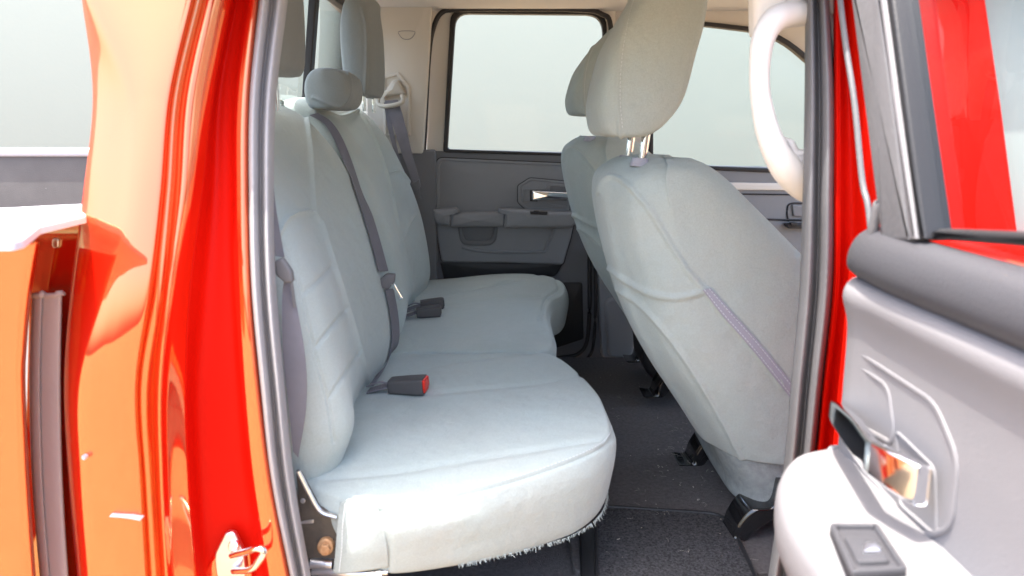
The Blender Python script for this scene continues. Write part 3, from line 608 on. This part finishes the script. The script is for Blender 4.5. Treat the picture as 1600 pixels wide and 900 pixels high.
def Xb(z):
    return np.interp(z, [.86, .92, .97, 1.03, 1.12, 1.25, 1.36, 1.45, 1.52, 1.555], [-.35, -.335, -.312, -.308, -.318, -.345, -.392, -.440, -.487, -.525])
def backrest(y0, y1, bol, ztop, near=False):
    zs = [.88, .94, 1.0, 1.06, 1.14, 1.22, 1.30, 1.38, 1.45, 1.51, 1.545, 1.562, 1.56, 1.50]
    rows = []
    ys = [(0, -.11), (0.002, -.05), (.035, .0), (.10, bol[0]), (.24, bol[1]), (.40, -.004), (.60, -.004), (.78, bol[2]), (.90, bol[3]), (.965, 0), (.998, -.05), (1.0, -.11)]
    for k, z in enumerate(zs):
        zz = z + (ztop - 1.56) * max(0, (z - 1.2) / .36)
        x = Xb(z) if k < 10 else {10: -.512, 11: -.55, 12: -.582, 13: -.588}[k]
        r = []
        for t, b in ys:
            nb = .016 * math.exp(-((z - .99) / .09)**2) if (near and t < .2 and t > .001) else 0
            sag = -.018 * (abs(t - .5) * 2)**4 if k > 8 else 0
            r.append((max(x + (b if k < 10 else b * .7) + nb, -.575), y0 + (y1 - y0) * t, zz + sag))
        rows.append(r)
    return net(rows, 320, 320)
RA = backrest(1.15, 1.885, (.018, .01, .02, .018), 1.56, True)
linesRA = [[(478, 178), (486, 240), (491, 330), (503, 352), (519, 405), (545, 488), (565, 557), (577, 607)], [(432, 372), (445, 345), (465, 333), (490, 332)]]
lowRA = [[(472, 460), (495, 440), (519, 415)], [(491, 546), (515, 515), (543, 481)], [(512, 626), (538, 586), (565, 546)], [(440, 380), (455, 405), (472, 460), (491, 546), (512, 626), (522, 690)]]
RA = seams(RA, linesRA, 0.008, 0.0034, False, -1)
RA = seams(RA, lowRA, 0.0035, 0.003, False, -1)
obj('backrest', M['fabric'], BS, grid(RA), solid=0.005, sharp=85, label='near section of the backrest')
RB = backrest(1.915, 2.665, (.016, .008, .012, .02), 1.585)
linesRB = [[(560, 172), (585, 215), (607, 280), (622, 350), (640, 430), (645, 470)], [(604, 272), (625, 268), (640, 285)], [(628, 380), (640, 350), (650, 335)], [(500, 170), (530, 182), (560, 172)]]
RB = seams(RB, linesRB, 0.007, 0.0032, False, -1)
obj('backrest', M['fabric'], BS, grid(RB), solid=0.005, sharp=85, label='far and middle section of the backrest')
obj('back_shell', M['black'], BS, box((-.575, 1.9, 1.2), (.03, 1.5, .70), 0.01))

def headrest(secs, y0, y1, parent, m, lines=(), name='headrest', crown=.012, keep=None, **kw):
    """secs: list of (z, x_rear, x_front); closed loft with rounded ends"""
    rows = []
    n = len(secs)
    for i, (z, a, b) in enumerate(secs):
        e = 0.0
        ym = (y0 + y1) / 2; h = (y1 - y0) / 2 * (0.86 if i in (0, n - 1) else (.97 if i in (1, n - 2) else 1.0))
        w = b - a; rows.append([(a + .22 * w, ym - h, z), (a + .5 * w, ym - h - .006, z), (a + .82 * w, ym - h, z), (b - .0 * w, ym - h * .86, z), (b + crown * .6, ym - h * .4, z), (b + crown * .6, ym + h * .4, z), (b, ym + h * .86, z), (a + .82 * w, ym + h, z), (a + .5 * w, ym + h + .006, z), (a + .22 * w, ym + h, z), (a, ym + h * .86, z), (a - crown, ym + h * .4, z), (a - crown, ym - h * .4, z), (a, ym - h * .86, z)])
    G = net(rows, 90, 180, True)
    if lines: G = seams(G, lines, .004, .004, True, kw.pop('out', 1))
    else: kw.pop('out', 1)
    if keep is not None: keep.append(G)
    return obj(name, m, parent, grid(G, True, True, True), sharp=85, **kw)
h1 = headrest([(1.553, -.47, -.43), (1.557, -.49, -.415), (1.575, -.50, -.402), (1.605, -.502, -.398), (1.630, -.495, -.403), (1.646, -.48, -.42), (1.650, -.46, -.44)], 1.86, 2.06, BS, M['fabric_shaded'], [[(543, 114), (547, 130), (545, 150), (533, 165), (515, 163), (490, 152)]], label='low middle headrest')
h2 = headrest([(1.605, -.47, -.44), (1.61, -.488, -.43), (1.64, -.497, -.42), (1.72, -.503, -.417), (1.80, -.503, -.419), (1.86, -.492, -.425), (1.89, -.475, -.425), (1.895, -.46, -.44)], 2.28, 2.56, BS, M['fabric_shaded'], [[(565, 12), (571, 40), (572, 80), (571, 120), (569, 152)]], label='tall far headrest')
h3 = headrest([(1.61, -.49, -.45), (1.615, -.51, -.44), (1.64, -.525, -.432), (1.72, -.53, -.428), (1.80, -.53, -.43), (1.86, -.52, -.44), (1.89, -.50, -.455)], 1.36, 1.64, BS, M['fabric_shaded'], label='tall near headrest')
for h, x, ya, yb, z0, z1 in ((h2, -.45, 2.34, 2.5, 1.56, 1.63), (h3, -.48, 1.43, 1.57, 1.54, 1.63)):
    for y in (ya, yb): obj('post', M['chrome'], h, tube([(x, y, z0), (x, y, z1)], .006, 12))
def along(path, bvh, n=160, d=.0012):
    P = []
    for x, y in cr(np.array(path, float), n):
        r = Vector(ray(x, y)).normalized(); h = bvh.ray_cast(Vector(O), r)
        if h[0]: P.append(np.array(h[0] - r * d))
    return np.array(P)
from mathutils.bvhtree import BVHTree
def bvh_of(*grids):
    V = []; F = []
    for v, f in grids:
        o = len(V); V += [Vector(p) for p in v]; F += [tuple(i + o for i in q) for q in f]
    return BVHTree.FromPolygons(V, F)
CB = bvh_of(grid(GA, True, False, True))
sp = [(612, 795), (700, 778), (800, 754), (910, 715), (950, 690), (955, 664), (941, 622)]
stitches(along([(x - 1, y - 7) for x, y in sp], CB), M['thread'], ck)
RAB = bvh_of(grid(RA)); RBB = bvh_of(grid(RB))
# steel hinge bracket under the near end
br = obj('hinge_bracket', M['brown_steel'], BS, plate(roundp([PY(462, 735, 1.118), PY(470, 738, 1.118), PY(498, 792, 1.118), PY(526, 806, 1.118), PY(530, 915, 1.118), PY(486, 915, 1.118), PY(470, 820, 1.118)], 0.004), YAX, 0.006, 0.002))
obj('flange', M['steel'], br, tube([PY(466, 736, 1.112), PY(482, 768, 1.112), PY(500, 798, 1.112), PY(526, 808, 1.112)], .004, 8, 30))
obj('bolt', M['rust'], br, plate(cr([PY(508 + 13 * cos(a), 856 + 13 * sin(a), 1.108) for a in np.arange(10) / 10 * 2 * pi], 24, True), YAX, 0.01, 0.003), plate(roundp([PY(507 + 9 * cos(a), 861 + 9 * sin(a), 1.100) for a in np.arange(6) / 6 * 2 * pi], 0.001), YAX, 0.01, 0.002))
obj('slot', M['steel'], br, plate(roundp([PY(470, 815, 1.117), PY(490, 812, 1.117), PY(490, 818, 1.117), PY(471, 819, 1.117)], 0.002), YAX, 0.004, 0.0005))
obj('slot', M['steel'], br, plate(cr([PY(473 + 4 * cos(a), 783 + 4 * sin(a), 1.117) for a in np.arange(8) / 8 * 2 * pi], 16, True), YAX, 0.004, 0.0005))
obj('pivot_rod', M['steel'], br, tube([PY(490, 893, 1.12), PY(560, 896, 1.10), PY(606, 894, 1.10)], [.008, .006, .005], 10, 16), tube([PY(575, 898, 1.095), PY(598, 897, 1.095)], .008, 10), tube([PY(486, 880, 1.118), PY(520, 882, 1.116)], .009, 10))
# sewn flap over the back corner of the near cushion
fl = [[PY(x, y, Y) for x, y, Y in r] for r in ([(532, 785, 1.108), (545, 780, 1.098), (570, 780, 1.092), (586, 786, 1.09), (594, 802, 1.09)], [(527, 820, 1.10), (545, 818, 1.088), (565, 818, 1.083), (585, 822, 1.082), (601, 830, 1.086)], [(524, 860, 1.10), (545, 858, 1.087), (565, 858, 1.083), (585, 860, 1.083), (606, 862, 1.088)], [(520, 897, 1.105), (545, 896, 1.093), (565, 893, 1.09), (585, 890, 1.09), (607, 886, 1.095)])]
flp = obj('corner_flap', M['fabric'], BS, grid(net(fl, 40, 40)), solid=0.004, sharp=85)
stitches([PY(540, 786, 1.094), PY(536, 820, 1.088), PY(534, 860, 1.087), PY(530, 894, 1.09)], M['thread'], flp, gap=.006, off=(0, -.003, 0))
# frayed hem of the near cushion
fr = []; rng = np.random.RandomState(2)
hemL = cr(np.array(outA)[3:11], 700)
amp = np.abs(np.convolve(rng.normal(0, 1, 740), np.ones(30) / 30, 'same')) * 2.6
for i in range(700):
    if rng.rand() < .45: continue
    p = hemL[i].copy(); tt = i / 700; p[2] = float(np.interp(tt, [0, .25, .5, 1], [.79, .792, .81, .835])); q = p + np.array((rng.normal(0, .003), rng.normal(-.002, .003), -.0008 - abs(rng.normal(0, .0022)) * amp[i] * (1 if .05 < tt < .75 else .3)))
    fr.append(tube([p + np.array((0, 0, .004)), q], [.0008, .0003], 4))
obj('frayed_hem', M['fabric'], BS, *fr)

# ------------------------------------------------------------------ front seats
def make_front_seat():
    S = thing('front_seat', (0.45, 1.65, 0.664), 'nearer front seat, sunlit pale blue grey cloth, zipped back cover', 'car seat', 'front seats of the cab')
    zz = [.835, .87, .93, 1.0, 1.08, 1.16, 1.24, 1.31, 1.37, 1.41, 1.435, 1.447]
    xr = np.interp(zz, [.74, .86, 1.0, 1.1, 1.2, 1.3, 1.36, 1.40, 1.425, 1.447], [.49, .415, .322, .268, .232, .206, .195, .196, .212, .255])
    xf = np.interp(zz, [.74, .9, 1.1, 1.2, 1.28, 1.34, 1.40, 1.43, 1.447], [.86, .80, .70, .63, .556, .49, .43, .395, .36])
    rows = []
    for z, a, b in zip(zz, xr, xf):
        yn, yf = 1.42, 1.86
        s = 1.0 if z < 1.38 else (0.97 if z < 1.42 else (.9 if z < 1.44 else .72))
        ym = 1.64; hn = (ym - yn) * s; hf = (yf - ym) * s; c = .055 if z < 1.40 else .02; w = b - a
        rows.append([(a + .42 * w, ym - hn - .006, z), (a + .75 * w, ym - hn, z), (b - .01, ym - hn + .03, z), (b, ym - hn * .6, z), (b - .04, ym, z), (b, ym + hf * .6, z), (b - .01, ym + hf - .03, z), (a + .75 * w, ym + hf, z), (a + .4 * w, ym + hf, z), (a + .055, ym + hf - .012, z), (a + .012, ym + hf - .06, z), (a - .012, ym + hf * .4, z), (a - .012, ym - hn * .35, z), (a + .008, ym - hn + .085, z), (a + .04, ym - hn + .028, z), (a + .095, ym - hn + .0, z)])
    G = net(rows, 200, 260, True)
    L = [[(935, 300), (942, 283), (958, 276), (985, 292), (1020, 335), (1050, 385), (1080, 430), (1103, 455)], [(952, 420), (980, 440), (1020, 460), (1060, 465), (1103, 455)], [(1103, 455), (1130, 490), (1170, 535), (1228, 605)], [(965, 452), (1010, 485), (1070, 560), (1130, 660), (1172, 745)], [(1018, 248), (1060, 300), (1100, 350), (1180, 330)][:0]]
    L = [l for l in L if l]
    G = seams(G, L, .006, .005, True, 1)
    bk = obj('backrest', M['fabric'], S, grid(G, True, True, True), sharp=85)
    hs = [(z + .014, a_, b_) for z, a_, b_ in [(1.474, .212, .248), (1.480, .186, .270), (1.504, .175, .300), (1.55, .173, .330), (1.633, .192, .350), (1.684, .216, .362), (1.74, .250, .367), (1.785, .284, .362), (1.81, .305, .355), (1.815, .325, .34)]]
    HG = []
    hd = headrest(hs, 1.462, 1.742, S, M['fabric'], [[(990, -20), (978, 30), (968, 90), (965, 150), (969, 205), (973, 220)]], keep=HG)
    stitches(along([(993, -10), (982, 30), (972, 90), (969, 150), (973, 203)], bvh_of(grid(HG[0], True, True, True))), M['thread'], hd)
    for y, x in ((1.505, .266), (1.66, .262)):
        obj('post', M['chrome'], hd, tube([(x - .01, y, 1.42), (x, y, 1.50)], .0085, 14))
        obj('post_sleeve', M['zip'], bk, tube([(x - .012, y, 1.432), (x - .011, y, 1.448)], [.02, .015], 16))
    # zipper tape along the side seam of the back cover
    zl = [(1098, 453), (1128, 492), (1170, 540), (1218, 600), (1260, 655)]; zr = [(1110, 450), (1142, 486), (1184, 533), (1232, 592), (1274, 645)]
    from mathutils.bvhtree import BVHTree
    V, F = grid(G, True, True, True); bvh = BVHTree.FromPolygons([Vector(v) for v in V], F)
    def hit(px, py, d=0.0015):
        r = Vector(ray(px, py)).normalized(); h = bvh.ray_cast(Vector(O), r)
        return np.array(h[0] - r * d) if h[0] else None
    def lay(path, n, d=.0015):
        return np.array([h for h in (hit(x, y, d) for x, y in cr(np.array(path, float), n)) if h is not None])
    a, b = lay(zl, 40, .003), lay(zr, 40, .003); k = min(len(a), len(b))
    if k > 4:
        zp = obj('zipper', M['zip'], S, strap(a[:k], b[:k], 60, .002))
        stitches((a[:k] * .8 + b[:k] * .2), M['thread'], zp, off=(0, -.002, 0)); stitches((a[:k] * .2 + b[:k] * .8), M['thread'], zp, off=(0, -.002, 0))
    tg = [hit(x, y, .002) for x, y in ((1160, 309), (1168, 310), (1194, 336), (1186, 337))]
    if all(t is not None for t in tg): obj('tag', M['zip'], S, plate(np.array(tg), (0, 1, 0), .002, .0005))
    # felt skirt hanging below the cover
    sk = []
    for z, off in ((.95, .012), (.88, .014), (.82, .004), (.765, -.005), (.725, -.012)):
        a = float(np.interp(z, [.74, .86, 1.0], [.49, .415, .322])) + off
        sk.append([(a + .07, 1.87, z), (a + .01, 1.855, z), (a, 1.78, z), (a, 1.6, z - .003), (a + .01, 1.5, z - .006), (a + .06, 1.435, z - .006), (a + .2, 1.43, z + .0), (a + .4, 1.43, z)])
    obj('skirt', M['felt'], S, grid(net(sk, 40, 80)), solid=.004, sharp=85)
    # black steel feet
    for y in (1.45, 1.81):
        f = [[(x - .015, y + dy * 1.35, z) for x, dy, z in r] for r in (
            [(.56, -.035, .80), (.56, .035, .80), (.60, .035, .80), (.60, -.035, .80)], [(.55, -.032, .745), (.55, .032, .745), (.60, .032, .745), (.60, -.032, .745)], [(.51, -.03, .735), (.505, .03, .735), (.56, .03, .715), (.56, -.03, .715)],
            [(.485, -.028, .70), (.48, .028, .70), (.52, .028, .68), (.52, -.028, .68)], [(.475, -.03, .668), (.47, .03, .668), (.50, .03, .662), (.50, -.03, .662)], [(.44, -.03, .666), (.44, .03, .666), (.45, .03, .660), (.45, -.03, .660)])]
        fg = net([cr(roundp([np.array(p) for p in r], .012, 3), 32, True) for r in f], 40, 32, True)
        obj('leg', M['gloss_black'], S, grid(fg, True, True, True), sharp=60)
    obj('seat_frame', M['black'], S, box((.68, 1.65, .80), (.34, .40, .10), .02))
    obj('seat_cushion', M['fabric'], S, box((.92, 1.65, .95), (.44, .46, .16), .06))
    return S
FS = make_front_seat()
FS2 = copy_tree(FS); FS2.location = Vector(FS.location) + Vector((-.022, .76, .038))
tag(FS2, 'farther front seat beyond, half hidden behind the nearer one, in shade', 'car seat', 'front seats of the cab')
for ch in list(FS2.children):
    if ch.name.startswith('headrest'):
        for q in [ch] + list(ch.children):
            q.data = q.data.copy()
            K = Matrix.Translation((.022, -.02, .022)) @ Matrix.Translation((.26, 1.6, 1.478)) @ Matrix.Diagonal((.95, .92, .74, 1)) @ Matrix.Translation((-.26, -1.6, -1.478))
            q.data.transform(K)
    if ch.name.startswith(('zipper', 'tag')):
        for q in list(ch.children): bpy.data.objects.remove(q)
        bpy.data.objects.remove(ch)

# ------------------------------------------------------------------ seat belts
BENCH = bvh_of(grid(RA), grid(RB), grid(GA, True), grid(GB, True))
def on(px, py, lift=.004, back=0.0):
    """the point of the bench surface seen there, lifted off the cloth"""
    h = BENCH.ray_cast(Vector(O), Vector(ray(px, py)).normalized())
    n = h[1] if h[1].dot(Vector(O) - h[0]) > 0 else -h[1]
    return np.array(h[0] + n * lift)
def belt(name_label, loc): return thing('seat_belt', loc, name_label, 'seat belt', 'rear seat belts')
b1 = belt('seat belt hanging at the door edge beside the near backrest', (-.36, 1.10, 1.3))
def W(pts, Y=None): return [PY(x, y, yy) for x, y, yy in pts]
obj('webbing', M['webbing'], b1, strap(W([(412, 250, 1.13), (420, 320, 1.12), (431, 400, 1.11)]), W([(424, 250, 1.14), (430, 320, 1.14), (444, 402, 1.14)])),
    strap(W([(444, 440, 1.12), (441, 470, 1.115), (443, 560, 1.105), (452, 640, 1.10), (458, 705, 1.105)]), W([(453, 440, 1.135), (466, 490, 1.115), (478, 570, 1.10), (478, 640, 1.10), (466, 715, 1.105)])))
obj('tongue', M['rubber'], b1, plate(roundp(W([(428, 408, 1.105), (440, 403, 1.105), (455, 425, 1.105), (457, 442, 1.105), (446, 444, 1.105), (430, 430, 1.105)]), .004), YAX, .012, .004), plate(roundp(W([(452, 438, 1.108), (457, 440, 1.108), (462, 480, 1.108), (458, 482, 1.108)]), .002), YAX, .003, .001))
b2 = belt('centre seat belt lying across the backrest with its tongue halfway down', (-.35, 1.9, 1.2))
def on_back(px, py, Y, d=0): return PY(px, py, Y)
L2 = [on(x, y, .006) for x, y in cr(np.array([(482, 181), (506, 196), (527, 232), (552, 300), (574, 370), (588, 425)], float), 40)]
R2 = [on(x, y, .012) for x, y in cr(np.array([(493, 180), (515, 196), (537, 232), (562, 300), (584, 370), (599, 425)], float), 40)]
L3 = [on(x, y, .006) for x, y in cr(np.array([(598, 452), (606, 490), (609, 530), (600, 570), (578, 606)], float), 30)]
R3 = [on(x, y, .012) for x, y in cr(np.array([(607, 452), (614, 490), (616, 530), (606, 574), (584, 611)], float), 30)]
def sm(P):
    P = np.array(P)
    for _ in range(4): P[1:-1] = (P[:-2] + 2 * P[1:-1] + P[2:]) / 4
    return P
obj('webbing', M['webbing'], b2, strap(sm(L2), sm(R2), 60), strap(sm(L3), sm(R3), 50))
YT = float(on(602, 440)[1]) - .035
tn = obj('tongue', M['rubber'], b2, plate(roundp(W([(589, 440, YT), (603, 428, YT), (617, 429, YT), (616, 442, YT), (606, 453, YT), (590, 449, YT)]), .004), YAX, .016, .004, dome=.003))
obj('latch_plate', M['chrome'], tn, plate(roundp(W([(610, 444, YT), (617, 444, YT), (630, 466, YT), (624, 470, YT)]), .002), YAX, .003, .001))
b3 = belt('seat belt hanging from its cream guide on the far rear corner', (-.45, 2.7, 1.5))
obj('webbing', M['webbing'], b3, strap(W([(601, 157, 2.70), (612, 190, 2.69), (628, 240, 2.67), (645, 285, 2.66)]), W([(622, 156, 2.70), (632, 190, 2.69), (644, 240, 2.67), (656, 282, 2.66)])), strap(W([(600, 160, 2.715), (606, 200, 2.71), (622, 260, 2.70), (640, 320, 2.69), (655, 400, 2.69)]), W([(610, 160, 2.715), (614, 200, 2.71), (628, 260, 2.70), (646, 320, 2.69), (658, 400, 2.69)])))
gd = obj('belt_guide', M['guide'], b3, plate(roundp(W([(606, 135, 2.715), (612, 126, 2.715), (622, 124, 2.715), (634, 147, 2.715), (592, 152, 2.715), (598, 146, 2.715)]), .008), YAX, .03, .012, dome=.004), tube(W([(591, 152, 2.70), (591, 162, 2.695), (602, 166, 2.69), (624, 162, 2.69), (630, 156, 2.695), (628, 148, 2.70)]), .008, 10, 40))
obj('tongue', M['rubber'], b3, plate(roundp(W([(641, 288, 2.65), (655, 280, 2.65), (657, 292, 2.65), (650, 298, 2.65)]), .004), YAX, .012, .003), plate(roundp(W([(649, 296, 2.655), (655, 294, 2.655), (658, 311, 2.65), (654, 312, 2.65)]), .002), YAX, .003, .001))

# ------------------------------------------------------------------ buckles
def buckle(loc, rz, label, button=True, pitch=0.06, rot=0, sc=1.0):
    B_ = thing('seat_belt_buckle', loc, label, 'belt buckle', 'rear seat belt buckles')
    R = Matrix.Translation(loc) @ Matrix.Rotation(rz, 4, 'Z') @ Matrix.Rotation(-pitch, 4, 'Y') @ Matrix.Scale(sc, 4)
    def tr(sh): 
        V, F = sh; return [tuple(R @ Vector(v)) for v in V], F
    L = []
    for x, hw, hh in ((-.035, .014, .011), (-.033, .0165, .013), (-.01, .018, .0145), (.02, .020, .0155), (.034, .020, .0155)):
        p = [(x, y, z) for y, z in ((-hw, -hh), (hw, -hh), (hw, hh), (-hw, hh))]
        L.append(roundp([np.array(q) for q in p], .006, 4))
    G = net(L, 24, 40, True)
    h = obj('housing', M['buckle'], B_, tr(grid(G, True, True, True)), sharp=40)
    obj('button', M['red_plastic'] if button else M['buckle'], B_, tr(box((.0355, 0, .0035), (.006, .035, .021), .003)), tr(box((.0355, .0, -.010), (.003, .03, .004), .001)))
    st_ = [tr(strap([(-.03, -.014, 0.0), (-.05, -.013, -.004), (-.075, -.012, -.012)], [(-.03, .014, 0.0), (-.05, .013, -.002), (-.075, .014, -.010)], 20, .002))[0]]
    obj('stalk', M['webbing'], B_, tr(strap([(-.03, -.012, 0.0), (-.05, -.014, -.004), (-.08, -.012, -.012)], [(-.03, .012, 0.0), (-.05, .013, -.002), (-.08, .014, -.010)], 20, .002)), tr(tube([(-.034, -.004, .004), (-.052, -.012, .01), (-.08, -.006, .0)], .002, 6, 16)))
    return B_
buckle(tuple(on(638, 612, .016)), radians(-8), 'dark buckle with a red release button on the near cushion', True, sc=1.13)
buckle(tuple(on(670, 495, .016)), radians(8), 'dark buckle on the middle cushion, nearer of the pair', False)
buckle(tuple(on(676, 484, .018)), radians(8), 'dark buckle on the middle cushion, mostly behind its twin', False)

# ------------------------------------------------------------------ lint on the carpet
rl = np.random.RandomState(7); li = []
for k in range(90):
    if k < 50: x, y = 1085 + rl.normal(0, 28), 715 + rl.normal(0, 38)
    else: x, y = rl.uniform(940, 1190), rl.uniform(590, 890)
    p = PZ(x, y, .668 if y < 800 else .672); a = rl.uniform(0, pi * 2); ln = rl.uniform(.003, .02); b_ = rl.normal(0, 1.2)
    P = [p + np.array((cos(a + b_ * t) * ln * t, sin(a + b_ * t) * ln * t, .0012 * sin(pi * t))) for t in (0, .25, .5, .75, 1)]
    li.append(tube(P, (.00017 if ln > .006 else .0007), 4))
LT = obj('lint', M['guide'], None, *li); tag(LT, 'pale lint and hairs scattered over the dark carpet', 'lint', kind='stuff')
# ------------------------------------------------------------------ floor mat
fm = roundp([PZ(930, 790, .67), PZ(1135, 803, .67), PZ(1190, 920, .67), PZ(1230, 1050, .67), PZ(935, 1050, .67)], [.02, .05, .02, .02, .02])
FMT = obj('floor_mat', M['mat'], None, plate(fm, (0, 0, -1), .006, .002)); tag(FMT, 'black looped pile floor mat between bench and front seat', 'floor mat')
obj('binding', M['black'], FMT, tube(fm, .0042, 8, closed=True))
